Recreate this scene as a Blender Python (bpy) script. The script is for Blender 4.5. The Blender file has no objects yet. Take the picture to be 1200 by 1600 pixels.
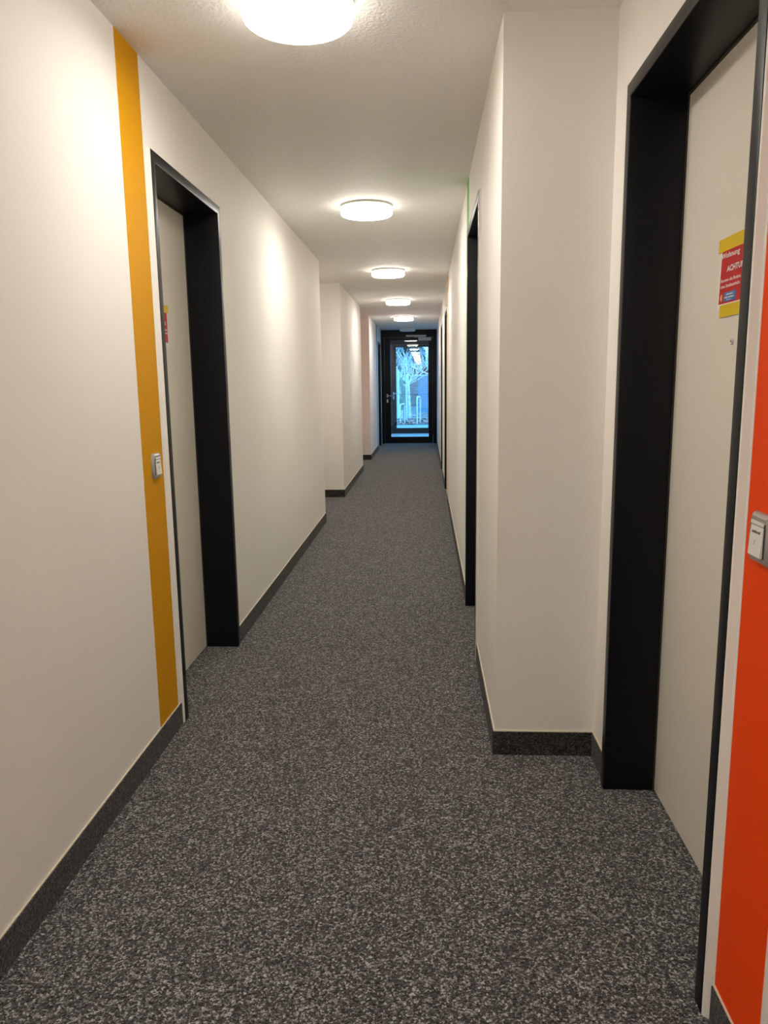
import bpy, bmesh, math, random
from mathutils import Vector, Matrix
random.seed(7)
S = bpy.context.scene
C = S.collection
R = math.radians

# ------------------------------------------------------------------ camera
EYE = 1.35
def camera():
    yaw, pitch, roll = R(3.261), R(9.78), R(-0.767)
    f = Vector((-math.sin(yaw)*math.cos(pitch), math.cos(yaw)*math.cos(pitch), -math.sin(pitch)))
    r = Vector((math.cos(yaw), math.sin(yaw), 0)); u = r.cross(f)
    r2 = r*math.cos(roll) + u*math.sin(roll); u2 = -r*math.sin(roll) + u*math.cos(roll)
    cd = bpy.data.cameras.new('camera'); co = bpy.data.objects.new('camera', cd); C.objects.link(co)
    cd.sensor_fit = 'HORIZONTAL'; cd.sensor_width = 36.0; cd.lens = 36.0*1171.4/1200.0
    cd.clip_start = 0.02; cd.clip_end = 300
    m = Matrix((r2, u2, -f)).transposed().to_4x4(); m.translation = (0, 0, EYE)
    co.matrix_world = m
    S.camera = co
camera()

# ------------------------------------------------------------------ world, sun, exposure
w = bpy.data.worlds.new('sky'); S.world = w; w.use_nodes = True
nt = w.node_tree; nt.nodes.clear()
tc = nt.nodes.new('ShaderNodeTexCoord'); sp = nt.nodes.new('ShaderNodeSeparateXYZ')
rp = nt.nodes.new('ShaderNodeValToRGB'); bg = nt.nodes.new('ShaderNodeBackground'); wo = nt.nodes.new('ShaderNodeOutputWorld')
nt.links.new(tc.outputs['Generated'], sp.inputs[0]); nt.links.new(sp.outputs['Z'], rp.inputs[0])
rp.color_ramp.elements[0].position = 0.0; rp.color_ramp.elements[0].color = (0.10, 0.48, 1.0, 1)
rp.color_ramp.elements[1].position = 0.7; rp.color_ramp.elements[1].color = (0.07, 0.40, 1.0, 1)
nt.links.new(rp.outputs[0], bg.inputs[0]); bg.inputs[1].default_value = 9.0
nt.links.new(bg.outputs[0], wo.inputs[0])
sd = bpy.data.lights.new('sun', 'SUN'); so = bpy.data.objects.new('sun', sd); C.objects.link(so)
sd.energy = 5.0; sd.angle = R(3); sd.color = (0.42, 0.76, 1.0)
so.rotation_euler = Vector((-0.75, 0.65, -0.62)).to_track_quat('-Z', 'Y').to_euler()
so.location = (0, -5, 30)
S.view_settings.view_transform = 'Standard'; S.view_settings.look = 'None'
S.view_settings.gamma = 1.0; S.view_settings.use_curve_mapping = False
S.view_settings.exposure = 0.0
S.cycles.max_bounces = 16; S.cycles.diffuse_bounces = 10; S.cycles.transparent_max_bounces = 24
LAMP_POWER = 46.0
LAMP_COLOR = (1.0, 0.94, 0.85)

# ------------------------------------------------------------------ materials
def mat(name, col, rough=0.5, metal=0.0, spec=0.5):
    m = bpy.data.materials.new(name); m.use_nodes = True
    b = m.node_tree.nodes['Principled BSDF']
    b.inputs['Base Color'].default_value = (*col, 1); b.inputs['Roughness'].default_value = rough
    b.inputs['Metallic'].default_value = metal; b.inputs['Specular IOR Level'].default_value = spec
    return m, m.node_tree, b
def noise(nt, scale, detail=3, rough=0.5, src='Object'):
    t = nt.nodes.new('ShaderNodeTexCoord'); n = nt.nodes.new('ShaderNodeTexNoise')
    n.inputs['Scale'].default_value = scale; n.inputs['Detail'].default_value = detail; n.inputs['Roughness'].default_value = rough
    nt.links.new(t.outputs[src], n.inputs['Vector']); return n
def bump(nt, b, src, strength, dist):
    bp = nt.nodes.new('ShaderNodeBump'); bp.inputs['Strength'].default_value = strength; bp.inputs['Distance'].default_value = dist
    nt.links.new(src, bp.inputs['Height']); nt.links.new(bp.outputs[0], b.inputs['Normal'])
def tint(nt, b, src, c0, c1, p0=0.3, p1=0.7):
    r = nt.nodes.new('ShaderNodeValToRGB'); r.color_ramp.elements[0].position = p0; r.color_ramp.elements[1].position = p1
    r.color_ramp.elements[0].color = (*c0, 1); r.color_ramp.elements[1].color = (*c1, 1)
    nt.links.new(src, r.inputs[0]); nt.links.new(r.outputs[0], b.inputs['Base Color']); return r
M = {}
def painted(name, col, rough=0.55, bs=0.25, scale=140, var=0.03, dist=0.0015, spec=0.35):
    m, nt, b = mat(name, col, rough, 0, spec)
    n = noise(nt, scale, 4, 0.6); bump(nt, b, n.outputs['Fac'], bs, dist)
    n2 = noise(nt, 2.3, 3); tint(nt, b, n2.outputs['Fac'], tuple(c*(1-var) for c in col), tuple(min(1, c*(1+var)) for c in col))
    M[name] = m
painted('wall_paint', (0.89, 0.86, 0.815), 0.6, 0.22, 130, 0.012, 0.0015, 0.2)
painted('ceiling_paint', (0.88, 0.86, 0.82), 0.6, 1.0, 75, 0.01, 0.006)
painted('yellow_paint', (0.65, 0.305, 0.0), 0.6, 0.2, 130, 0.02, 0.0015, 0.15)
painted('orange_paint', (0.95, 0.070, 0.001), 0.6, 0.2, 130, 0.02, 0.0015, 0.15)
painted('green_paint', (0.12, 0.42, 0.085), 0.5, 0.2, 130, 0.02)
painted('amber_paint', (0.85, 0.5, 0.16), 0.5, 0.2, 130, 0.02)
painted('dark_green_paint', (0.05, 0.12, 0.07), 0.5, 0.2, 130, 0.02)
painted('red_paint', (0.80, 0.10, 0.05), 0.5, 0.2, 130, 0.02)
painted('door_laminate', (0.80, 0.755, 0.67), 0.42, 0.03, 300, 0.01)
painted('anthracite_lacquer', (0.0045, 0.0055, 0.008), 0.34, 0.04, 500, 0.05, 0.001, 0.25)
painted('black_aluminium', (0.004, 0.0042, 0.005), 0.3, 0.02, 500, 0.05, 0.001, 0.2)
painted('gasket_rubber', (0.05, 0.047, 0.035), 0.6, 0.1, 300, 0.05)
painted('sealant', (0.70, 0.64, 0.52), 0.6, 0.2, 200, 0.03)
def carpet(name, dark, mid, light, sc):
    m, nt, b = mat(name, mid, 0.95, 0, 0.1)
    t = nt.nodes.new('ShaderNodeTexCoord')
    nz = nt.nodes.new('ShaderNodeTexNoise'); nz.inputs['Scale'].default_value = sc*0.7; nz.inputs['Detail'].default_value = 2
    nt.links.new(t.outputs['Object'], nz.inputs['Vector'])
    mx = nt.nodes.new('ShaderNodeMix'); mx.data_type = 'RGBA'; mx.blend_type = 'LINEAR_LIGHT'; mx.inputs[0].default_value = 0.008
    nt.links.new(t.outputs['Object'], mx.inputs[6]); nt.links.new(nz.outputs['Color'], mx.inputs[7])
    v = nt.nodes.new('ShaderNodeTexVoronoi'); v.inputs['Scale'].default_value = sc
    nt.links.new(mx.outputs[2], v.inputs['Vector'])
    s = nt.nodes.new('ShaderNodeSeparateColor'); nt.links.new(v.outputs['Color'], s.inputs[0])
    r = nt.nodes.new('ShaderNodeValToRGB'); cr = r.color_ramp
    cr.elements[0].position = 0.0; cr.elements[0].color = (*dark, 1)
    cr.elements[1].position = 1.0; cr.elements[1].color = (*light, 1)
    e = cr.elements.new(0.5); e.color = (*mid, 1)
    # larger yarn clusters mixed into the fine speckle
    v2 = nt.nodes.new('ShaderNodeTexVoronoi'); v2.inputs['Scale'].default_value = sc*0.7
    nt.links.new(mx.outputs[2], v2.inputs['Vector'])
    s2 = nt.nodes.new('ShaderNodeSeparateColor'); nt.links.new(v2.outputs['Color'], s2.inputs[0])
    m1 = nt.nodes.new('ShaderNodeMath'); m1.operation = 'MULTIPLY_ADD'; m1.inputs[1].default_value = 0.30; m1.inputs[2].default_value = -0.15
    nt.links.new(s2.outputs[0], m1.inputs[0])
    m2 = nt.nodes.new('ShaderNodeMath'); m2.operation = 'ADD'; nt.links.new(m1.outputs[0], m2.inputs[0]); nt.links.new(s.outputs[0], m2.inputs[1])
    nt.links.new(m2.outputs[0], r.inputs[0])
    # warm / cool yarn tones
    r2 = nt.nodes.new('ShaderNodeValToRGB'); r2.color_ramp.elements[0].color = (1.06, 0.97, 0.95, 1); r2.color_ramp.elements[1].color = (0.95, 1.01, 0.98, 1)
    nt.links.new(s.outputs[1], r2.inputs[0])
    mm = nt.nodes.new('ShaderNodeMix'); mm.data_type = 'RGBA'; mm.blend_type = 'MULTIPLY'; mm.inputs[0].default_value = 1
    nt.links.new(r.outputs[0], mm.inputs[6]); nt.links.new(r2.outputs[0], mm.inputs[7])
    # shade in the gaps between yarn loops, painted into the base colour
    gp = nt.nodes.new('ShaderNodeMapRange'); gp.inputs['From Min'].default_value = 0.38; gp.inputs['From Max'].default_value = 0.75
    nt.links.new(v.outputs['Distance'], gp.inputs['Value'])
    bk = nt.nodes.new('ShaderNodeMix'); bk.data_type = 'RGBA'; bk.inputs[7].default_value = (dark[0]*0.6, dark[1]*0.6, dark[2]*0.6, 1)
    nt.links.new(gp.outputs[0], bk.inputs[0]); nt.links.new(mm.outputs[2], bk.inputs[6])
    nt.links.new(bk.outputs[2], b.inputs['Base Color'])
    inv = nt.nodes.new('ShaderNodeMath'); inv.operation = 'SUBTRACT'; inv.inputs[0].default_value = 1.0
    nt.links.new(v.outputs['Distance'], inv.inputs[1])
    bump(nt, b, inv.outputs[0], 0.9, 0.006)
    b.inputs['Sheen Weight'].default_value = 0.25; b.inputs['Sheen Roughness'].default_value = 0.5
    M[name] = m
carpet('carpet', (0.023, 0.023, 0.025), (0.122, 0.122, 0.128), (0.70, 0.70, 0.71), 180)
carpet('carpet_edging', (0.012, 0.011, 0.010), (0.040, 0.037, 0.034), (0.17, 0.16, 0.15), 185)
def emit(name, col, st):
    m = bpy.data.materials.new(name); m.use_nodes = True; nt = m.node_tree
    b = nt.nodes['Principled BSDF']; b.inputs['Base Color'].default_value = (0.9, 0.9, 0.88, 1); b.inputs['Roughness'].default_value = 0.35
    b.inputs['Emission Color'].default_value = (*col, 1); b.inputs['Emission Strength'].default_value = st
    # opal cover: brightest underneath, weaker at the rim, nothing from the upper lip
    g = nt.nodes.new('ShaderNodeNewGeometry'); sx = nt.nodes.new('ShaderNodeSeparateXYZ'); mr = nt.nodes.new('ShaderNodeMapRange')
    nt.links.new(g.outputs['Normal'], sx.inputs[0]); nt.links.new(sx.outputs['Z'], mr.inputs['Value'])
    mr.inputs['From Min'].default_value = 0.15; mr.inputs['From Max'].default_value = -1.0
    mr.inputs['To Min'].default_value = 0.0; mr.inputs['To Max'].default_value = st
    nt.links.new(mr.outputs['Result'], b.inputs['Emission Strength'])
    M[name] = m
emit('lit_opal', LAMP_COLOR, LAMP_POWER)
M['opal'] = mat('opal', (0.82, 0.82, 0.8), 0.35)[0]
M['white_plastic'] = mat('white_plastic', (0.82, 0.81, 0.78), 0.35)[0]
M['silver_plastic'] = mat('silver_plastic', (0.42, 0.41, 0.39), 0.35, 0.55)[0]
M['dark_plastic'] = mat('dark_plastic', (0.015, 0.015, 0.015), 0.4)[0]
M['steel'] = mat('steel', (0.55, 0.55, 0.55), 0.3, 1.0)[0]
M['silver_paint'] = mat('silver_paint', (0.52, 0.51, 0.49), 0.4, 0.2)[0]
M['paper'] = mat('paper', (0.86, 0.84, 0.80), 0.7)[0]
M['red_print'] = mat('red_print', (0.56, 0.018, 0.018), 0.55)[0]
M['blue_print'] = mat('blue_print', (0.04, 0.19, 0.50), 0.55)[0]
M['orange_print'] = mat('orange_print', (0.85, 0.22, 0.04), 0.55)[0]
M['white_print'] = mat('white_print', (0.88, 0.85, 0.80), 0.6)[0]
M['grey_print'] = mat('grey_print', (0.12, 0.12, 0.12), 0.6)[0]
M['yellow_tape'] = mat('yellow_tape', (0.78, 0.56, 0.012), 0.4)[0]
M['straw'] = mat('straw', (0.6, 0.5, 0.28), 0.7)[0]
def glass():
    m = bpy.data.materials.new('pane_glass'); m.use_nodes = True; nt = m.node_tree; nt.nodes.clear()
    o = nt.nodes.new('ShaderNodeOutputMaterial'); mx = nt.nodes.new('ShaderNodeMixShader')
    t = nt.nodes.new('ShaderNodeBsdfTransparent'); g = nt.nodes.new('ShaderNodeBsdfGlossy'); fr = nt.nodes.new('ShaderNodeFresnel')
    t.inputs[0].default_value = (0.985, 0.99, 0.99, 1); g.inputs['Roughness'].default_value = 0.0; 
    ge = nt.nodes.new('ShaderNodeNewGeometry'); ml = nt.nodes.new('ShaderNodeMapRange')     # same Fresnel curve on both faces of the thin pane
    ml.inputs['To Min'].default_value = 1.5; ml.inputs['To Max'].default_value = 1/1.5
    nt.links.new(ge.outputs['Backfacing'], ml.inputs['Value']); nt.links.new(ml.outputs['Result'], fr.inputs[0])
    nt.links.new(fr.outputs[0], mx.inputs[0]); nt.links.new(t.outputs[0], mx.inputs[1]); nt.links.new(g.outputs[0], mx.inputs[2]); nt.links.new(mx.outputs[0], o.inputs[0])
    M['glass'] = m
glass()
def outdoor(name, c0, c1, scale, rough=0.8):
    m, nt, b = mat(name, c0, rough, 0, 0.2); n = noise(nt, scale, 5, 0.6)
    tint(nt, b, n.outputs['Fac'], c0, c1, 0.35, 0.65); bump(nt, b, n.outputs['Fac'], 0.4, 0.02); M[name] = m
outdoor('bark', (0.30, 0.30, 0.29), (0.62, 0.62, 0.60), 9)
outdoor('soil', (0.035, 0.025, 0.02), (0.12, 0.09, 0.08), 4)
outdoor('leaf_litter', (0.10, 0.045, 0.03), (0.42, 0.22, 0.15), 7)
outdoor('needles', (0.006, 0.010, 0.008), (0.026, 0.036, 0.028), 6)
outdoor('ivy', (0.06, 0.13, 0.05), (0.17, 0.27, 0.13), 6)
outdoor('paving', (0.14, 0.14, 0.135), (0.19, 0.19, 0.185), 3)
outdoor('vestibule_tile', (0.17, 0.17, 0.17), (0.21, 0.21, 0.21), 3, 0.6)
outdoor('galvanised', (0.30, 0.31, 0.31), (0.42, 0.43, 0.43), 20, 0.5)
outdoor('blue_sheet', (0.002, 0.075, 0.14), (0.004, 0.10, 0.19), 2, 0.6)

# ------------------------------------------------------------------ mesh helpers
def box(bm, x0, x1, y0, y1, z0, z1):
    x0, x1 = min(x0, x1), max(x0, x1); y0, y1 = min(y0, y1), max(y0, y1); z0, z1 = min(z0, z1), max(z0, z1)
    v = [bm.verts.new(p) for p in ((x0,y0,z0),(x1,y0,z0),(x1,y1,z0),(x0,y1,z0),(x0,y0,z1),(x1,y0,z1),(x1,y1,z1),(x0,y1,z1))]
    fs = [bm.faces.new([v[i] for i in q]) for q in ((0,3,2,1),(4,5,6,7),(0,1,5,4),(1,2,6,5),(2,3,7,6),(3,0,4,7))]
    return v, fs
def bevelled(bm, off, seg=2):
    es = [e for e in bm.edges if len(e.link_faces) == 2 and e.calc_face_angle(0) > 0.5]
    if es: bmesh.ops.bevel(bm, geom=es, offset=off, segments=seg, profile=0.5, affect='EDGES')
def tube(bm, pts, rad, n=8, cap=True):
    pts = [Vector(p) for p in pts]; rad = rad if hasattr(rad, '__len__') else [rad]*len(pts); rings = []
    up = None
    for i, p in enumerate(pts):
        d = (pts[min(i+1, len(pts)-1)] - pts[max(i-1, 0)]).normalized()
        if up is None or abs(up.dot(d)) > 0.98: up = Vector((0, 0, 1)) if abs(d.z) < 0.9 else Vector((1, 0, 0))
        a = d.cross(up).normalized(); b = a.cross(d).normalized(); up = b
        rings.append([bm.verts.new(p + (a*math.cos(2*math.pi*k/n) + b*math.sin(2*math.pi*k/n))*rad[i]) for k in range(n)])
    for i in range(len(rings)-1):
        for k in range(n): bm.faces.new((rings[i][k], rings[i][(k+1) % n], rings[i+1][(k+1) % n], rings[i+1][k]))
    if cap: bm.faces.new(rings[0][::-1]); bm.faces.new(rings[-1])
def lathe(bm, prof, n=64, axis='Z', org=(0, 0, 0)):
    org = Vector(org); rings = []
    for r, h in prof:
        ring = []
        for k in range(n if r > 1e-6 else 1):
            a = 2*math.pi*k/n; c, s = r*math.cos(a), r*math.sin(a)
            q = Vector((c, s, h)) if axis == 'Z' else (Vector((h, c, s)) if axis == 'X' else Vector((c, h, s)))
            ring.append(bm.verts.new(org + q))
        rings.append(ring)
    for A, B in zip(rings, rings[1:]):
        for k in range(n):
            q = [A[k % len(A)], A[(k+1) % len(A)], B[(k+1) % len(B)], B[k % len(B)]]
            q = list(dict.fromkeys(q))
            if len(q) > 2: bm.faces.new(q)
def obj(name, bm, m, parent=None, smooth=False):
    bmesh.ops.recalc_face_normals(bm, faces=bm.faces)
    me = bpy.data.meshes.new(name); bm.to_mesh(me); bm.free()
    me.materials.append(M[m] if isinstance(m, str) else m)
    if smooth:
        for p in me.polygons: p.use_smooth = True
        me.set_sharp_from_angle(angle=R(35))
    o = bpy.data.objects.new(name, me); C.objects.link(o)
    if parent: o.parent = parent
    return o
def tag(o, label=None, cat=None, group=None, kind=None):
    if label: o['label'] = label
    if cat: o['category'] = cat
    if group: o['group'] = group
    if kind: o['kind'] = kind
    return o
def thing(name, loc, label, cat, group=None, kind=None):
    o = bpy.data.objects.new(name, None); C.objects.link(o); o.location = loc; o.empty_display_size = 0.1
    return tag(o, label, cat, group, kind)
def put(o, parent):           # parent an object built in world coordinates
    o.parent = parent; o.matrix_parent_inverse = Matrix.Translation(parent.location).inverted(); return o
def bx(name, m, dims, parent=None, bev=0.0, seg=2):
    bm = bmesh.new(); box(bm, *dims)
    if bev: bevelled(bm, bev, seg)
    o = obj(name, bm, m, None, bool(bev))
    if parent: put(o, parent)
    return o

# ------------------------------------------------------------------ plan of the corridor
ZC = 2.484
XL, XL2, XL3 = -0.993, -0.982, -0.976
XR1, XR2 = 0.604, 0.248
YB, YP, YE, YV = -6.6, 2.585, 16.82, 20.08     # back wall, pillar face, end door, outer door
NICHE = -1.46
ZD, FW = 2.192, 0.042
DOORS_L = [(2.819, 3.739), (15.49, 16.44)]
DOORS_R = [(1.445, 2.392), (3.53, 4.48), (8.63, 9.58), (10.85, 11.80)]
# door openings hold their own backing, so no daylight creeps round the leaves
def wall_run(bm, s, x, y0, y1, back, holes):
    y = y0
    for a, b in holes:
        box(bm, x, back, y, a, 0, ZC+0.1)
        box(bm, x, back, a, b, ZD, ZC+0.1)
        box(bm, x - s*0.23, back, a, b, 0, ZD)
        y = b
    box(bm, x, back, y, y1, 0, ZC+0.1)
bm = bmesh.new()
wall_run(bm, 1, XL, YB, 7.264, -1.9, [DOORS_L[0]])
box(bm, NICHE, -1.9, 7.264, 8.892, 0, ZC+0.1)
box(bm, XL2, -1.9, 8.892, 11.65, 0, ZC+0.1)
box(bm, NICHE, -1.9, 11.65, 13.296, 0, ZC+0.1)
wall_run(bm, 1, XL3, 13.296, YV+0.25, -1.9, [DOORS_L[1]])
wl = tag(obj('wall_left', bm, 'wall_paint'), 'long cream plaster wall on the left with two stepped recesses', 'wall', kind='structure')
bm = bmesh.new()
wall_run(bm, -1, XR1, YB, YP, 1.1, [DOORS_R[0]])
wall_run(bm, -1, XR2, YP, 16.98, 1.1, DOORS_R[1:])
WX = XR2 + 0.2
box(bm, XR2, WX, 16.98, 17.2, 0, ZC+0.1); box(bm, XR2, WX, 17.2, 19.95, 0, 0.06); box(bm, XR2, WX, 17.2, 19.95, 2.38, ZC+0.1); box(bm, XR2, WX, 19.95, YV+0.25, 0, ZC+0.1)
wr = tag(obj('wall_right', bm, 'wall_paint'), 'cream plaster wall on the right with projecting pillar', 'wall', kind='structure')
tag(bx('wall_back', 'wall_paint', (-1.9, 1.1, YB-0.2, YB, 0, ZC+0.1)), 'cream end wall behind the photographer', 'wall', kind='structure')
tag(bx('ceiling', 'ceiling_paint', (-1.9, 1.1, YB-0.2, YV+0.25, ZC, ZC+0.3)), 'rough-plastered white corridor ceiling', 'ceiling', kind='structure')
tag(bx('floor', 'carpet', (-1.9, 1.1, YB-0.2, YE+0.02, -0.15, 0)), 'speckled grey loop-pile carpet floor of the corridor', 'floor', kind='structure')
tag(bx('floor', 'vestibule_tile', (-1.9, 1.1, YE+0.02, YV+0.25, -0.15, 0)), 'pale tiled vestibule floor seen through the glass door', 'floor', kind='structure')

# painted stripes beside the doors
def stripe(wall, m, x, s, y0, y1, z0=0.092):
    return bx('painted_stripe', m, (x-s*0.002, x+s*0.0012, y0, y1, z0, ZC-0.0005), wall)
tag(stripe(wl, 'yellow_paint', XL, 1, 2.573, 2.774), 'golden yellow painted stripe')
tag(stripe(wr, 'orange_paint', XR1, -1, 1.222, 1.421), 'orange painted stripe')
tag(stripe(wr, 'green_paint', XR2, -1, 4.482, 4.66), 'green painted stripe')
tag(stripe(wr, 'amber_paint', XR2, -1, 8.40, 8.585), 'pale amber painted stripe')
tag(stripe(wl, 'dark_green_paint', XL3, 1, 15.22, 15.42), 'dark green painted stripe')
tag(stripe(wl, 'red_paint', NICHE, 1, 12.70, 13.15), 'red painted stripe')

# carpet edging strips (baseboards), each run one object with its light sealant bead
BH, BT = 0.0895, 0.008
def baseboard(side, pts, label):
    """pts: wall line points; corridor lies on the right-hand side (left wall) / left-hand side (right wall)"""
    sg = 1 if side == 'left' else -1
    P = [Vector((x, y)) for x, y in pts]
    def offs(t):
        out = []
        for i, p in enumerate(P):
            ns = []
            if i > 0: d = (P[i]-P[i-1]).normalized(); ns.append(Vector((d.y, -d.x))*sg)
            if i < len(P)-1: d = (P[i+1]-P[i]).normalized(); ns.append(Vector((d.y, -d.x))*sg)
            n = ns[0] if len(ns) == 1 else (ns[0]+ns[1])
            out.append(p + n*t)
        return out
    def strip(t0, t1, z0, z1):
        bm = bmesh.new(); A, B = offs(t0), offs(t1)
        r = [[bm.verts.new((*q, z)) for q, z in ((A[i], z0), (B[i], z0), (B[i], z1), (A[i], z1))] for i in range(len(P))]
        for i in range(len(P)-1):
            for k in range(4): bm.faces.new((r[i][k], r[i][(k+1) % 4], r[i+1][(k+1) % 4], r[i+1][k]))
        bm.faces.new(r[0]); bm.faces.new(r[-1][::-1]); return bm
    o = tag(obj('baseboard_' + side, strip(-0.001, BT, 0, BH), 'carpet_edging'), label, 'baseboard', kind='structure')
    put(obj('sealant_bead', strip(-0.001, 0.005, BH, BH+0.0035), 'sealant'), o)
    return o
baseboard('left', [(XL, YB), (XL, 2.797)], 'dark carpet edging along the left wall below the yellow stripe')
baseboard('left', [(XL, 3.742), (XL, 7.264), (NICHE, 7.264), (NICHE, 8.892), (XL2, 8.892), (XL2, 11.65), (NICHE, 11.65), (NICHE, 13.296), (XL3, 13.296), (XL3, 15.46)],
          'dark carpet edging along the left wall beyond the first door, stepping round the recesses')
baseboard('right', [(XR1, YB), (XR1, 1.421)], 'dark carpet edging below the orange stripe')
baseboard('right', [(XR1, 2.394), (XR1, YP), (XR2, YP), (XR2, 3.506)], 'dark carpet edging wrapped round the projecting right pillar')
baseboard('right', [(XR2, 4.482), (XR2, 8.606)], 'dark carpet edging between the second and third right doors')
baseboard('right', [(XR2, 9.582), (XR2, 10.826)], 'dark carpet edging between the third and fourth right doors')
baseboard('right', [(XR2, 11.802), (XR2, YE-0.01)], 'dark carpet edging between the fourth right door and glass door')

# ------------------------------------------------------------------ flat doors in deep dark steel frames
def flat_door(n, s, x, y0, y1, label, proud=0.012, leaf_d=0.156):
    """s: +1 corridor lies towards +X; d>0 stands proud of the wall"""
    t = thing('door_%d' % n, (x, (y0+y1)/2, 0), label, 'door', kind='structure')
    X = lambda d: x + s*d
    bm = bmesh.new(); poly = [(y0+0.001,0),(y0+0.001,ZD-0.001),(y1-0.001,ZD-0.001),(y1-0.001,0),(y1-FW,0),(y1-FW,ZD-FW),(y0+FW,ZD-FW),(y0+FW,0)]
    A = [bm.verts.new((X(proud), a, b)) for a, b in poly]; B = [bm.verts.new((X(-0.21), a, b)) for a, b in poly]
    for k in range(8): bm.faces.new((A[k], A[(k+1) % 8], B[(k+1) % 8], B[k]))
    for F in (A, B):
        bm.faces.new((F[0], F[1], F[6], F[7])); bm.faces.new((F[1], F[2], F[5], F[6])); bm.faces.new((F[2], F[3], F[4], F[5]))
    bmesh.ops.recalc_face_normals(bm, faces=bm.faces)
    es = [e for e in bm.edges if all(abs(v.co.x - X(proud)) < 1e-6 for v in e.verts) and len(e.link_faces) == 2 and e.calc_face_angle(0) > 0.5 and not all(v.co.z < 1e-6 for v in e.verts)]
    bmesh.ops.bevel(bm, geom=es, offset=0.003, segments=3, profile=0.5, affect='EDGES')
    fr = put(obj('door_frame', bm, 'anthracite_lacquer', None, True), t)
    # rubber gasket round the leaf
    bm = bmesh.new(); g = 0.007; q = FW
    box(bm, X(-leaf_d+0.004), X(-leaf_d-0.004), y0+q, y0+q+g, 0, ZD-q); box(bm, X(-leaf_d+0.004), X(-leaf_d-0.004), y1-q-g, y1-q, 0, ZD-q)
    box(bm, X(-leaf_d+0.004), X(-leaf_d-0.004), y0+q+g, y1-q-g, ZD-q-g, ZD-q)
    gk = obj('gasket', bm, 'gasket_rubber'); gk.parent = fr; gk.matrix_parent_inverse = Matrix()
    lf = bx('door_leaf', 'door_laminate', (X(-leaf_d), X(-leaf_d-0.042), y0+FW+0.003, y1-FW-0.003, 0.006, ZD-FW-0.003), t, 0.0015, 1)
    # peephole and lever handle
    ym = (y0+y1)/2
    bm = bmesh.new(); lathe(bm, [(0.0, 0.0), (0.0075, 0.0), (0.0075, 0.0025), (0.005, 0.004), (0.0035, 0.0025), (0.0, 0.002)], 20, 'X')
    if s < 0: bmesh.ops.scale(bm, vec=(-1, 1, 1), verts=bm.verts)
    bmesh.ops.translate(bm, vec=(X(-leaf_d), ym+0.011, 1.438), verts=bm.verts)
    pe = obj('peephole', bm, 'steel', lf, True)
    yh = y0 + FW + 0.06
    bm = bmesh.new(); a = X(-leaf_d)
    lathe(bm, [(0, 0), (0.025, 0), (0.025, s*0.006), (0.022, s*0.009), (0, s*0.009)], 24, 'X', (a, yh, 1.05))
    tube(bm, [(a, yh, 1.05), (a+s*0.04, yh, 1.05), (a+s*0.05, yh+0.01, 1.05), (a+s*0.052, yh+0.12, 1.05)], 0.009, 10)
    lathe(bm, [(0, 0), (0.025, 0), (0.025, s*0.006), (0.022, s*0.009), (0, s*0.009)], 24, 'X', (a, yh, 0.965))
    obj('door_handle', bm, 'steel', lf, True)
    # pale sealing strip on the near side of the frame
    bm = bmesh.new(); pr = [(y0, -0.002), (y0, proud-0.001), (y0-0.006, proud-0.002), (y0-0.011, proud*0.55), (y0-0.016, 0.003), (y0-0.023, 0.002), (y0-0.0235, -0.002)]
    A = [bm.verts.new((X(d), y, 0)) for y, d in pr]; B = [bm.verts.new((X(d), y, ZD-0.002)) for y, d in pr]
    for k in range(len(pr)): bm.faces.new((A[k], A[(k+1) % len(pr)], B[(k+1) % len(pr)], B[k]))
    bm.faces.new(A); bm.faces.new(B)
    put(obj('sealing_strip', bm, 'wall_paint', None, True), t)
    return t
flat_door(1, 1, XL, *DOORS_L[0], 'cream flat door in a deep anthracite frame beside the yellow stripe', 0.011)
flat_door(2, -1, XR1, *DOORS_R[0], 'cream flat door in a deep anthracite frame beside the orange stripe', 0.016, 0.149)
flat_door(3, -1, XR2, *DOORS_R[1], 'dark framed door just past the pillar, beside the green stripe', 0.010)
flat_door(4, -1, XR2, *DOORS_R[2], 'dark framed door on the right beside the pale amber stripe', 0.010)
flat_door(5, -1, XR2, *DOORS_R[3], 'dark framed door on the right, last one before the glass door', 0.010)
flat_door(6, 1, XL3, *DOORS_L[1], 'dark framed door on the left, right next to the glass door', 0.010)

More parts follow.
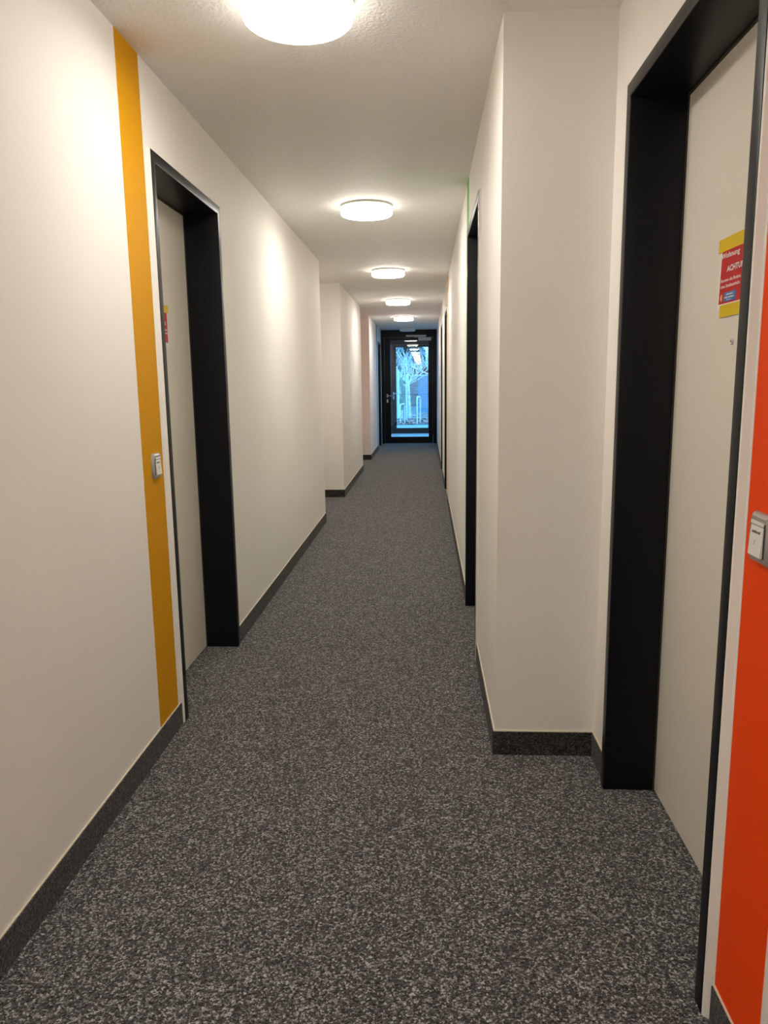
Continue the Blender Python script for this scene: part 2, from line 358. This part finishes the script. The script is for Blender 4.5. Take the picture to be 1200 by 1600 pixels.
# ------------------------------------------------------------------ glazed end doors
GX0, GX1, GZ0, GZ1 = -0.778, 0.073, 0.148, 2.262
def glazed_door(n, y, label, closer, top):
    t = thing('door_%d' % n, (-0.36, y, 0), label, 'door', kind='structure')
    fx0, fx1 = XL3+0.001, XR2-0.001
    def ring(name, y0, y1, a, b, parent, m='black_aluminium', bev=0.004):
        (ax0, ax1, az0, az1), (bx0, bx1, bz0, bz1) = a, b
        bm = bmesh.new()
        for d in ((ax0, bx0, az0, az1), (bx1, ax1, az0, az1)): box(bm, d[0], d[1], y0, y1, d[2], d[3])
        box(bm, bx0, bx1, y0, y1, bz1, az1)
        if bz0 > az0: box(bm, bx0, bx1, y0, y1, az0, bz0)
        bevelled(bm, bev, 1)
        return put(obj(name, bm, m, None, True), parent)
    ring('door_frame', y, y+0.075, (fx0, fx1, 0, top), (-0.905, 0.165, 0, 2.322), t)
    lf = ring('door_leaf', y-0.006, y+0.062, (-0.902, 0.162, 0.008, 2.319), (GX0, GX1, GZ0, GZ1), t)
    def sub(o): o.parent = lf; o.matrix_parent_inverse = Matrix(); return o
    sub(bx('pane', 'glass', (GX0-0.004, GX1+0.004, y+0.022, y+0.030, GZ0-0.004, GZ1+0.004)))
    bm = bmesh.new()
    for a in ((GX0, GX0+0.006, GZ0, GZ1), (GX1-0.006, GX1, GZ0, GZ1), (GX0+.006, GX1-.006, GZ1-0.006, GZ1), (GX0+.006, GX1-.006, GZ0, GZ0+0.006)): box(bm, a[0], a[1], y-0.001, y+0.021, a[2], a[3])
    sub(obj('glazing_bead', bm, 'black_aluminium'))
    bm = bmesh.new(); hx, hz = -0.846, 1.065; yy = y-0.006
    box(bm, hx-0.016, hx+0.016, yy-0.008, yy, hz-0.035, hz+0.035); bevelled(bm, 0.003, 2)
    tube(bm, [(hx, yy-0.006, hz), (hx, yy-0.045, hz), (hx+0.012, yy-0.055, hz), (hx+0.135, yy-0.056, hz-0.003), (hx+0.148, yy-0.05, hz-0.003), (hx+0.150, yy-0.012, hz-0.003)], 0.0095, 10)
    sub(obj('door_handle', bm, 'steel', None, True))
    bm = bmesh.new(); box(bm, hx-0.016, hx+0.016, yy-0.008, yy, 0.915, 0.985); bevelled(bm, 0.003, 2)
    tube(bm, [(hx, yy-0.014, 0.955), (hx, yy, 0.955)], 0.009, 14)
    sub(obj('lock_cylinder', bm, 'steel', None, True))
    for z in (0.25, 1.15, 2.1):
        bm = bmesh.new(); tube(bm, [(0.1635, y-0.012, z-0.05), (0.1635, y-0.012, z+0.05)], 0.009, 10)
        put(obj('hinge', bm, 'black_aluminium', None, True), t)
    if closer:
        c = sub(bx('door_closer', 'silver_paint', (-0.156, 0.123, y-0.052, y-0.006, 2.250, 2.314), None, 0.005, 2))
        c['label'] = 'silver overhead closer box'
        r_ = bx('closer_rail', 'silver_paint', (-0.42, 0.017, y-0.030, y-0.001, 2.335, 2.369), t, 0.003, 2)
        bm = bmesh.new(); tube(bm, [(-0.02, y-0.045, 2.318), (-0.02, y-0.045, 2.33)], 0.009, 10)
        box(bm, -0.23, -0.012, y-0.05, y-0.034, 2.3185, 2.3285); box(bm, -0.235, -0.222, y-0.05, y-0.016, 2.3185, 2.336)
        o = obj('closer_arm', bm, 'silver_paint', None, True); put(o, t)
    return t
glazed_door(7, YE, 'black aluminium glass door closing the corridor, with overhead closer', True, ZC-0.001)
glazed_door(8, YV, 'black outer glass door seen through the first glass door', False, ZC-0.001)
# unseen side window, added to bring daylight into the vestibule
t = thing('added_window_1', (0.36, 18.575, 0.06), 'added unseen side window that lets daylight into the vestibule', 'window', kind='structure')
bm = bmesh.new()
for a in ((17.201, 17.26), (18.55, 18.61), (19.89, 19.949)): box(bm, 0.33, 0.39, a[0], a[1], 0.061, 2.379)
for a, b in ((17.26, 18.55), (18.61, 19.89)): box(bm, 0.33, 0.39, a, b, 0.061, 0.12); box(bm, 0.33, 0.39, a, b, 2.32, 2.379)
put(obj('added_window_frame', bm, 'black_aluminium'), t)
for a, b in ((17.25, 18.56), (18.60, 19.90)): put(bx('pane', 'glass', (0.356, 0.364, a, b, 0.11, 2.33)), t)

# ------------------------------------------------------------------ ceiling lamps
def lamp(x, y, label, lit=True):
    t = thing('ceiling_lamp', (x, y, ZC), label, 'ceiling lamp', 'round flat ceiling lamps along the corridor')
    bm = bmesh.new(); lathe(bm, [(0, 0), (0.150, 0), (0.150, -0.014), (0, -0.014)], 64)
    obj('base_ring', bm, 'white_plastic', t, True)
    r, top, bot, f = 0.167, -0.011, -0.064, 0.016
    pr = [(0.149, top), (r-0.004, top), (r, top-0.004), (r, bot+f)] + [(r-f+f*math.cos(a), bot+f-f*math.sin(a)) for a in [math.pi/2*k/6 for k in range(1, 7)]] + [(0.08, bot-0.002), (0, bot-0.0025)]
    bm = bmesh.new(); lathe(bm, pr, 72)
    obj('diffuser', bm, 'lit_opal' if lit else 'opal', t, True)
    return t
LX = -0.378
for y, lab in ((-5.7, 'lit round ceiling lamp near the back wall, out of the frame'), (-3.05, 'lit round ceiling lamp behind the photographer, second one back'), (-0.32, 'lit round ceiling lamp right above the photographer'),
          (2.45, 'lit round ceiling lamp nearest the camera, cut by the top edge'), (5.11, 'second lit round ceiling lamp from the camera'),
          (7.95, 'third lit round ceiling lamp, level with the first recess'), (10.74, 'fourth lit round ceiling lamp, small in the distance'), (13.5, 'last lit round ceiling lamp before the dark one')):
    lamp(LX, y, lab)
lamp(LX, 16.33, 'unlit round ceiling lamp right in front of the glass door', False)

# ------------------------------------------------------------------ bell switches and socket
def word_marks(bm, org, ux, uz, nrm, width, height, n, seed):
    """small unreadable printed letters: n upright strokes"""
    rr = random.Random(seed); org, ux, uz, nrm = map(Vector, (org, ux, uz, nrm)); p = 0.0; cw = width/n
    for k in range(n):
        h = height*(1.0 if rr.random() < 0.3 else 0.68); wd = cw*(0.55+0.25*rr.random())
        a = org + ux*(k*cw); q = [a, a+ux*wd, a+ux*wd+uz*h, a+uz*h]
        vs = [bm.verts.new(v) for v in q]; vt = [bm.verts.new(v+nrm*0.00025) for v in q]
        bm.faces.new(vt); bm.faces.new(vs[::-1])
        for i in range(4): bm.faces.new((vs[i], vs[(i+1) % 4], vt[(i+1) % 4], vt[i]))
def text_mesh(s, name, m, org, ux, uz, nrm, width=None, height=None, bold=0.0, parent=None):
    cu = bpy.data.curves.new('t', 'FONT'); cu.body = s; cu.size = 1; cu.offset = bold; cu.resolution_u = 2
    to = bpy.data.objects.new('t', cu); C.objects.link(to); bpy.context.view_layer.update()
    me = bpy.data.meshes.new_from_object(to.evaluated_get(bpy.context.evaluated_depsgraph_get()))
    bpy.data.objects.remove(to); bpy.data.curves.remove(cu)
    xs = [v.co.x for v in me.vertices]; ys = [v.co.y for v in me.vertices]
    sx = width/(max(xs)-min(xs)) if width else None; sy = height/(max(ys)-min(ys)) if height else None
    sx = sx or sy; sy = sy or sx
    org, ux, uz, nrm = map(Vector, (org, ux, uz, nrm)); x0, y0 = min(xs), min(ys)
    for v in me.vertices: v.co = org + ux*((v.co.x-x0)*sx) + uz*((v.co.y-y0)*sy)
    me.name = name; me.materials.append(M[m]); o = bpy.data.objects.new(name, me); C.objects.link(o)
    if parent: put(o, parent)
    return o
def bell(s, x, yc, zc, label, num, seed):
    t = thing('bell_switch', (x, yc, zc), label, 'switch', 'bell switches on the painted stripes')
    W, H = 0.082, 0.092
    # domed cover plate with rounded ends
    bm = bmesh.new(); n = 12; rows = []
    def plate(sc, d):
        side = [(W/2 - 0.008*abs(-1+2*k/n)**2.5, H/2*(-1+2*k/n)) for k in range(n+1)]
        pts = [(u*sc, v*sc) for u, v in side] + [(-u*sc, v*sc) for u, v in reversed(side)]
        return [bm.verts.new((x+s*d, yc+u, zc+v)) for u, v in pts]
    L = [plate(1.0, -0.001), plate(1.0, 0.003), plate(0.94, 0.008), plate(0.84, 0.0115)]
    for A, B in zip(L, L[1:]):
        for k in range(len(A)): bm.faces.new((A[k], A[(k+1) % len(A)], B[(k+1) % len(A)], B[k]))
    bm.faces.new(L[-1]); bm.faces.new(L[0][::-1])
    put(obj('cover_plate', bm, 'silver_plastic', None, True), t)
    put(bx('well', 'dark_plastic', (x+s*0.0112, x+s*0.0120, yc-0.030, yc+0.030, zc-0.032, zc+0.030), t), t)
    # rocker wedge: proud at the lower end
    bm = bmesh.new(); pr = [(0.0115, 0.0235), (0.0130, 0.0235), (0.0165, -0.031), (0.0115, -0.031)]
    ya, yb = yc-0.0245, yc+0.0245
    A = [bm.verts.new((x+s*d, ya, zc+v)) for d, v in pr]; B = [bm.verts.new((x+s*d, yb, zc+v)) for d, v in pr]
    for k in range(4): bm.faces.new((A[k], A[(k+1) % 4], B[(k+1) % 4], B[k]))
    bm.faces.new(A); bm.faces.new(B[::-1]); bevelled(bm, 0.0012, 2)
    rk = put(obj('rocker', bm, 'white_plastic', None, True), t)
    put(bx('upper_lip', 'white_plastic', (x+s*0.0115, x+s*0.0142, ya, yb, zc+0.0255, zc+0.0315), t, 0.001, 1), t)
    uy = Vector((0, s, 0)); f = lambda v: 0.0130+(0.0235-v)*(0.0035/0.0545)
    nrm = Vector((s, 0, 0)); uz = Vector((-s*0.0642, 0, 1)).normalized()
    bm = bmesh.new(); word_marks(bm, (x+s*(f(0.010)+0.0002), yc-s*0.017, zc+0.010), uy, uz, nrm, 0.034, 0.0055, 9, seed)
    o = obj('printed_word', bm, 'grey_print'); put(o, t)
    text_mesh(num, 'printed_number', 'grey_print', Vector((x+s*(f(-0.011)+0.0006), yc-s*0.003, zc-0.011)), uy, uz, nrm, None, 0.009, 0.02, t)
    return t
bell(1, XL+0.0012, 2.688, 1.061, 'silver-framed white bell switch on the yellow stripe', '8', 3)
bell(-1, XR1-0.0012, 1.348, 1.066, 'silver-framed white bell switch on the orange stripe', '1', 5)
t = thing('wall_socket', (XL2, 9.40, 0.305), 'small cream wall socket low on the left between the two recesses', 'socket')
put(bx('cover_plate', 'white_plastic', (XL2-0.001, XL2+0.009, 9.36, 9.44, 0.265, 0.345), t, 0.003, 2), t)
bm = bmesh.new(); lathe(bm, [(0.0, 0.002), (0.019, 0.002), (0.020, 0.012), (0.024, 0.012), (0.025, 0.008)], 32, 'X', (XL2, 9.40, 0.305))
put(obj('insert', bm, 'silver_plastic', None, True), t)

# ------------------------------------------------------------------ taped notices on the doors
def notice(s, x, y_left, z0, z1, wd, label, skew, t2=0.005):
    """A5 sheet; reading direction runs along s*Y; y_left is the reader's left edge"""
    t = thing('paper_notice', (x, y_left + s*wd/2, z0), label, 'notice', 'red notices taped to the doors')
    P = lambda u, v, d=0.0: Vector((x + s*d, y_left + s*u + s*skew*(v-z0), v))
    def sheet(name, m, u0, u1, v0, v1, d, th=0.0006, cut=0.0):
        bm = bmesh.new(); nu = 10
        def dep(u): return d + 0.0022*math.sin(min(1, max(0, u/wd))*math.pi)*0.5
        fr = [[bm.verts.new(P(u0+(u1-u0)*k/nu, v, dep(u0+(u1-u0)*k/nu)+th)) for k in range(nu+1)] for v in (v0, v1)]
        bk = [[bm.verts.new(P(u0+(u1-u0)*k/nu, v, dep(u0+(u1-u0)*k/nu))) for k in range(nu+1)] for v in (v0, v1)]
        for k in range(nu):
            bm.faces.new((fr[0][k], fr[0][k+1], fr[1][k+1], fr[1][k])); bm.faces.new((bk[0][k], bk[1][k], bk[1][k+1], bk[0][k+1]))
            bm.faces.new((fr[0][k], bk[0][k], bk[0][k+1], fr[0][k+1])); bm.faces.new((fr[1][k], fr[1][k+1], bk[1][k+1], bk[1][k]))
        for k in (0, nu): bm.faces.new((fr[0][k], fr[1][k], bk[1][k], bk[0][k]))
        return put(obj(name, bm, m), t)
    D = 0.0042
    sheet('sheet', 'paper', 0, wd, z0, z1, 0.0006)
    sheet('red_print', 'red_print', 0.010, wd-0.008, z0+0.014, z1-0.006, 0.0013, 0.0003)
    sheet('tape', 'yellow_tape', -0.015, wd+0.012, z1-0.007, z1+0.025, 0.0018, 0.0004)
    sheet('tape', 'yellow_tape', 0.022, wd+t2, z0-0.019, z0+0.011, 0.0018, 0.0004)
    sheet('blue_panel', 'blue_print', 0.045, 0.119, z0+0.018, z0+0.040, 0.0018, 0.0003)
    bm = bmesh.new()
    lathe(bm, [(0, 0.0), (0.0075, 0.0), (0.0075, 0.0008), (0, 0.0008)], 18, 'X')
    bmesh.ops.scale(bm, vec=(s, 1, 1.35), verts=bm.verts); bmesh.ops.translate(bm, vec=P(0.029, z0+0.029, 0.0020), verts=bm.verts)
    put(obj('round_emblem', bm, 'orange_print', None, True), t)
    ux = Vector((0, s, 0)); uz = Vector((0, s*skew, 1)); nr = Vector((s, 0, 0))
    bm = bmesh.new(); box(bm, 0, 0.0008, -0.002, 0.002, -0.005, 0.003); box(bm, 0, 0.0008, -0.0015, 0.0015, 0.0035, 0.0065)
    bmesh.ops.scale(bm, vec=(s, 1, 1), verts=bm.verts); bmesh.ops.translate(bm, vec=P(0.029, z0+0.028, 0.0030), verts=bm.verts)
    put(obj('white_figure', bm, 'white_print'), t)
    T = lambda txt, u, v, w_, h_, b: text_mesh(txt, 'lettering', 'white_print', P(u, v, D), ux, uz, nr, w_, h_, b, t)
    T('Wohnung', 0.014, z0+0.1195, 0.112, 0.0175, 0.018)
    T('ACHTUNG', 0.054, z0+0.089, 0.124, 0.0145, 0.028)
    T('Betreten des Bodens', 0.022, z0+0.066, 0.120, 0.0085, 0.014)
    T('ohne Straßenschuhe', 0.022, z0+0.0515, 0.120, 0.0085, 0.014)
    bm = bmesh.new()
    word_marks(bm, P(0.149, z0+0.066, D-0.0003), ux, uz, nr, 0.045, 0.0075, 8, 1)
    word_marks(bm, P(0.149, z0+0.0515, D-0.0003), ux, uz, nr, 0.045, 0.0075, 8, 2)
    put(obj('small_print', bm, 'white_print'), t)
    bm = bmesh.new()
    for v, a, b, n in ((0.0325, 0.062, 0.106, 9), (0.0255, 0.052, 0.112, 13), (0.0205, 0.065, 0.095, 9)):
        word_marks(bm, P(a, z0+v, D-0.0004), ux, uz, nr, b-a, 0.0042 if v > 0.024 else 0.002, n, n)
    put(obj('small_print', bm, 'white_print'), t)
    return t
notice(-1, XR1+0.149, 2.042, 1.521, 1.670, 0.210, 'red paper notice taped with yellow strips beside the orange stripe', 0.05)
notice(1, XL-0.156, 3.170, 1.524, 1.674, 0.210, 'red paper notice with yellow tape, partly hidden, near the yellow stripe', 0.0, -0.05)

# a straw of lint on the carpet
bm = bmesh.new(); tube(bm, [(0.447, 1.62, 0.004), (0.462, 1.64, 0.007), (0.470, 1.66, 0.005)], 0.0009, 5)
tag(obj('straw_bit', bm, 'straw'), 'tiny pale straw lying on the carpet by the near right door', 'straw')

# ------------------------------------------------------------------ outside
GZ = -0.05
ground = tag(bx('ground', 'soil', (-25, 25, 25.2, 70, -0.4, GZ)), 'brown soil outside beyond the paving', 'ground', kind='structure')
tag(bx('paving', 'paving', (-25, 25, YV+0.25, 25.2, -0.4, GZ)), 'pale paved strip outside the outer glass door', 'paving', kind='structure')
tag(bx('paving', 'paving', (1.1, 25, 14.0, YV+0.25, -0.4, GZ)), 'pale paved yard beside the added vestibule window', 'paving', kind='structure')
# leaf litter
bm = bmesh.new(); rr = random.Random(11)
for k in range(2600):
    x = rr.uniform(-2.5, 2.2); y = 25.25 + 9*rr.random()**1.6; s_ = rr.uniform(0.03, 0.075); a = rr.uniform(0, 6.3); tl = rr.uniform(-0.5, 0.5)
    c, n_ = math.cos(a)*s_, math.sin(a)*s_; z = GZ + rr.uniform(0.01, 0.10)
    bm.faces.new([bm.verts.new(p) for p in ((x-c, y-n_, z), (x+n_*.5, y-c*.5, z+tl*s_), (x+c, y+n_, z+0.01), (x-n_*.5, y+c*.5, z-tl*s_*.3))])
tag(obj('leaf_litter', bm, 'leaf_litter', ground), 'fallen brown leaves scattered on the soil', kind='stuff')
# bicycle hoops
def hoop(x, y, dx, dy, h, label):
    bm = bmesh.new(); pts = [(0, GZ)]; r = 0.14
    L = math.hypot(dx, dy); pts += [(0, h-r)] + [(r-r*math.cos(a), h-r+r*math.sin(a)) for a in [math.pi/2*k/5 for k in range(1, 6)]]
    pts += [(L-r+r*math.sin(a), h-r+r*math.cos(a)) for a in [math.pi/2*k/5 for k in range(0, 6)]] + [(L, GZ)]
    tube(bm, [(x+dx*p/L, y+dy*p/L, q) for p, q in pts], 0.024, 10)
    tag(obj('bicycle_hoop', bm, 'galvanised', None, True), label, 'bicycle stand', 'bicycle hoops outside')
hoop(-0.29, 25.4, 0.10, 0.85, 0.86, 'pale steel bicycle hoop outside, right one')
hoop(-0.86, 25.4, 0.13, 0.85, 0.62, 'pale steel bicycle hoop outside, left one')
# chain-link fence
FY = 28.0; FT = 1.595
t = thing('chain_link_fence', (0.6, FY, GZ), 'chain-link fence with pale posts outside the outer glass door', 'fence')
for x, r, h in ((-1.02, 0.055, 1.72), (-0.71, 0.035, FT+0.03), (1.6, 0.035, FT+0.03), (-3.0, 0.035, FT+0.03)):
    bm = bmesh.new(); tube(bm, [(x, FY, GZ-0.05), (x, FY, h)], r, 12); lathe(bm, [(r+.004, h-.02), (r+.004, h+.004), (0, h+.02)], 12, 'Z', (x, FY, 0)); put(obj('post', bm, 'galvanised', None, True), t)
bm = bmesh.new(); tube(bm, [(-3, FY, FT), (1.6, FY, FT)], 0.016, 8); put(obj('top_rail', bm, 'galvanised', None, True), t)
for z in (0.06, 0.92):
    bm = bmesh.new(); tube(bm, [(-3, FY-0.012, z), (1.6, FY-0.012, z)], 0.006, 6); put(obj('tension_wire', bm, 'galvanised' if z < .5 else 'dark_plastic', None, True), t)
bm = bmesh.new(); p_ = 0.075; x0, x1 = -3.0, 1.6; n = int((x1-x0+FT)/p_)
for k in range(n):
    for sg in (1, -1):
        xa = x0 - FT + k*p_ if sg > 0 else x0 + k*p_ + 0.0
        xb = xa + FT + p_*0
        za, zb = (0.02, FT) if sg > 0 else (FT, 0.02)
        if xa < x0: za += (x0-xa)/(xb-xa)*(zb-za); xa = x0
        if xb > x1: zb = za + (x1-xa)/(xb-xa)*(zb-za); xb = x1
        if xb - xa > 0.02: tube(bm, [(xa, FY+sg*0.004, za), (xb, FY+sg*0.004, zb)], 0.004, 4, False)
put(tag(obj('wire_mesh', bm, 'galvanised'), kind='stuff'), t)
# blue sheeting behind the fence
t = thing('blue_shed', (1.2, 34.9, GZ), 'low bright blue shed behind the chain-link fence', 'shed')
put(bx('shed_body', 'blue_sheet', (-0.33, 3.2, 34.45, 35.4, GZ, 1.64), t), t)
put(bx('shed_roof', 'blue_sheet', (-0.40, 3.3, 34.38, 35.45, 1.64, 1.71), t, 0.01, 1), t)
for k in range(14):
    put(bx('panel_rib', 'blue_sheet', (-0.2+k*0.25, -0.16+k*0.25, 34.425, 34.45, GZ, 1.62), t), t)
# trees
def branch(bm, p, d, ln, r, depth, rr, sub=3, up=0.12):
    pts = [Vector(p)]; rad = [r]; d = Vector(d).normalized(); n = 5
    for k in range(n):
        d = (d + Vector((rr.uniform(-1, 1), rr.uniform(-1, 1), rr.uniform(-0.6, 1)))*0.16 + Vector((0, 0, up*0.3))).normalized()
        pts.append(pts[-1] + d*ln/n); rad.append(r*(1-0.13*(k+1)))
    tube(bm, pts, rad, 7 if depth > 1 else 4, False)
    if depth > 0:
        for k in range(sub):
            i = rr.choice((2, 3, 4, 5)) if depth < 3 else rr.choice((2, 3, 4, 5))
            a = rr.uniform(0, 2*math.pi); e = (d*0.9 + Vector((math.cos(a), math.sin(a)*0.6, 0.25))*rr.uniform(0.5, 0.95)).normalized()
            branch(bm, pts[i], e, ln*rr.uniform(0.55, 0.85), rad[i]*rr.uniform(0.65, 0.9), depth-1, rr, sub, up)
def leaves(bm, cen, rad, n, s0, s1, rr, hollow=0.5):
    for k in range(n):
        v = Vector((rr.gauss(0, 1), rr.gauss(0, 1), rr.gauss(0, 1))).normalized()*(hollow + (1-hollow)*rr.random()**0.5)
        c = Vector(cen) + Vector((v.x*rad[0], v.y*rad[1], v.z*rad[2])); s_ = rr.uniform(s0, s1)
        a = Vector((rr.gauss(0, 1), rr.gauss(0, 1), rr.gauss(0, 1))).normalized(); b = a.orthogonal().normalized()
        bm.faces.new([bm.verts.new(c+q) for q in (-a*s_, b*s_*0.45, a*s_, -b*s_*0.45)])
def bare_tree(x, y, r, h, lean, ln, nb, seed, label):
    rr = random.Random(seed); t = thing('bare_tree', (x, y, GZ), label, 'tree', 'bare trees behind the fence')
    bm = bmesh.new(); top = (x+lean, y, h)
    tube(bm, [(x, y, GZ-0.1), (x+lean*.25, y, h*.3), (x+lean*.6, y+.02, h*.65), top], [r*1.25, r, r*.92, r*.85], 12)
    put(obj('trunk', bm, 'bark', None, True), t)
    bm = bmesh.new()
    for k in range(nb):
        a = -1.2 + 2.4*k/(nb-1) + rr.uniform(-.15, .15)
        branch(bm, (top[0], top[1], top[2]-0.35*rr.random()), (math.sin(a), rr.uniform(-.3, .3), math.cos(a)), ln*rr.uniform(0.8, 1.2), r*0.62, 2, rr, 5)
    put(obj('branches', bm, 'bark', None, True), t)
bare_tree(-0.62, 29.4, 0.055, 1.45, -0.05, 0.75, 8, 5, 'bare pale tree behind the fence post, forking above the fence')
bare_tree(-1.35, 33.0, 0.055, 1.2, 0.1, 0.75, 7, 9, 'slender bare tree behind the thick left fence post')
bare_tree(0.55, 37.6, 0.07, 1.9, -0.2, 0.75, 7, 21, 'bare tree at the right, behind the blue shed')
def evergreen(x, y, w_, h, n, m, seed, label, name='evergreen_tree', grp='evergreens at the back', s0=0.1, s1=0.26):
    rr = random.Random(seed); t = thing(name, (x, y, GZ), label, 'tree', grp)
    bm = bmesh.new(); tube(bm, [(x, y, GZ), (x, y, h*0.9)], [0.09, 0.03], 8); put(obj('trunk', bm, 'bark', None, True), t)
    bm = bmesh.new()
    for k in range(9):
        f = k/8; wr_ = w_*(1-0.6*f); leaves(bm, (x+rr.uniform(-.15, .15), y, 0.4+f*(h-0.6)), (wr_, wr_, h*0.12), n//9, s0, s1, rr, 0.3)
    put(tag(obj('foliage', bm, m), kind='stuff'), t)
evergreen(-2.3, 42, 1.4, 5.6, 6000, 'needles', 1, 'dark evergreen tree at the left behind the bare trees')
evergreen(-0.9, 45.5, 1.5, 4.2, 5000, 'needles', 2, 'lower dark evergreen in the middle behind the fence')
evergreen(1.0, 49, 1.5, 3.6, 5000, 'needles', 3, 'dark evergreen tree rising behind the blue shed')
evergreen(-0.93, 28.45, 0.13, 1.55, 1400, 'ivy', 4, 'narrow pale green ivy-clad stem left of the fence post', 'ivy_clad_stem', 'green growth at the fence', 0.03, 0.08)
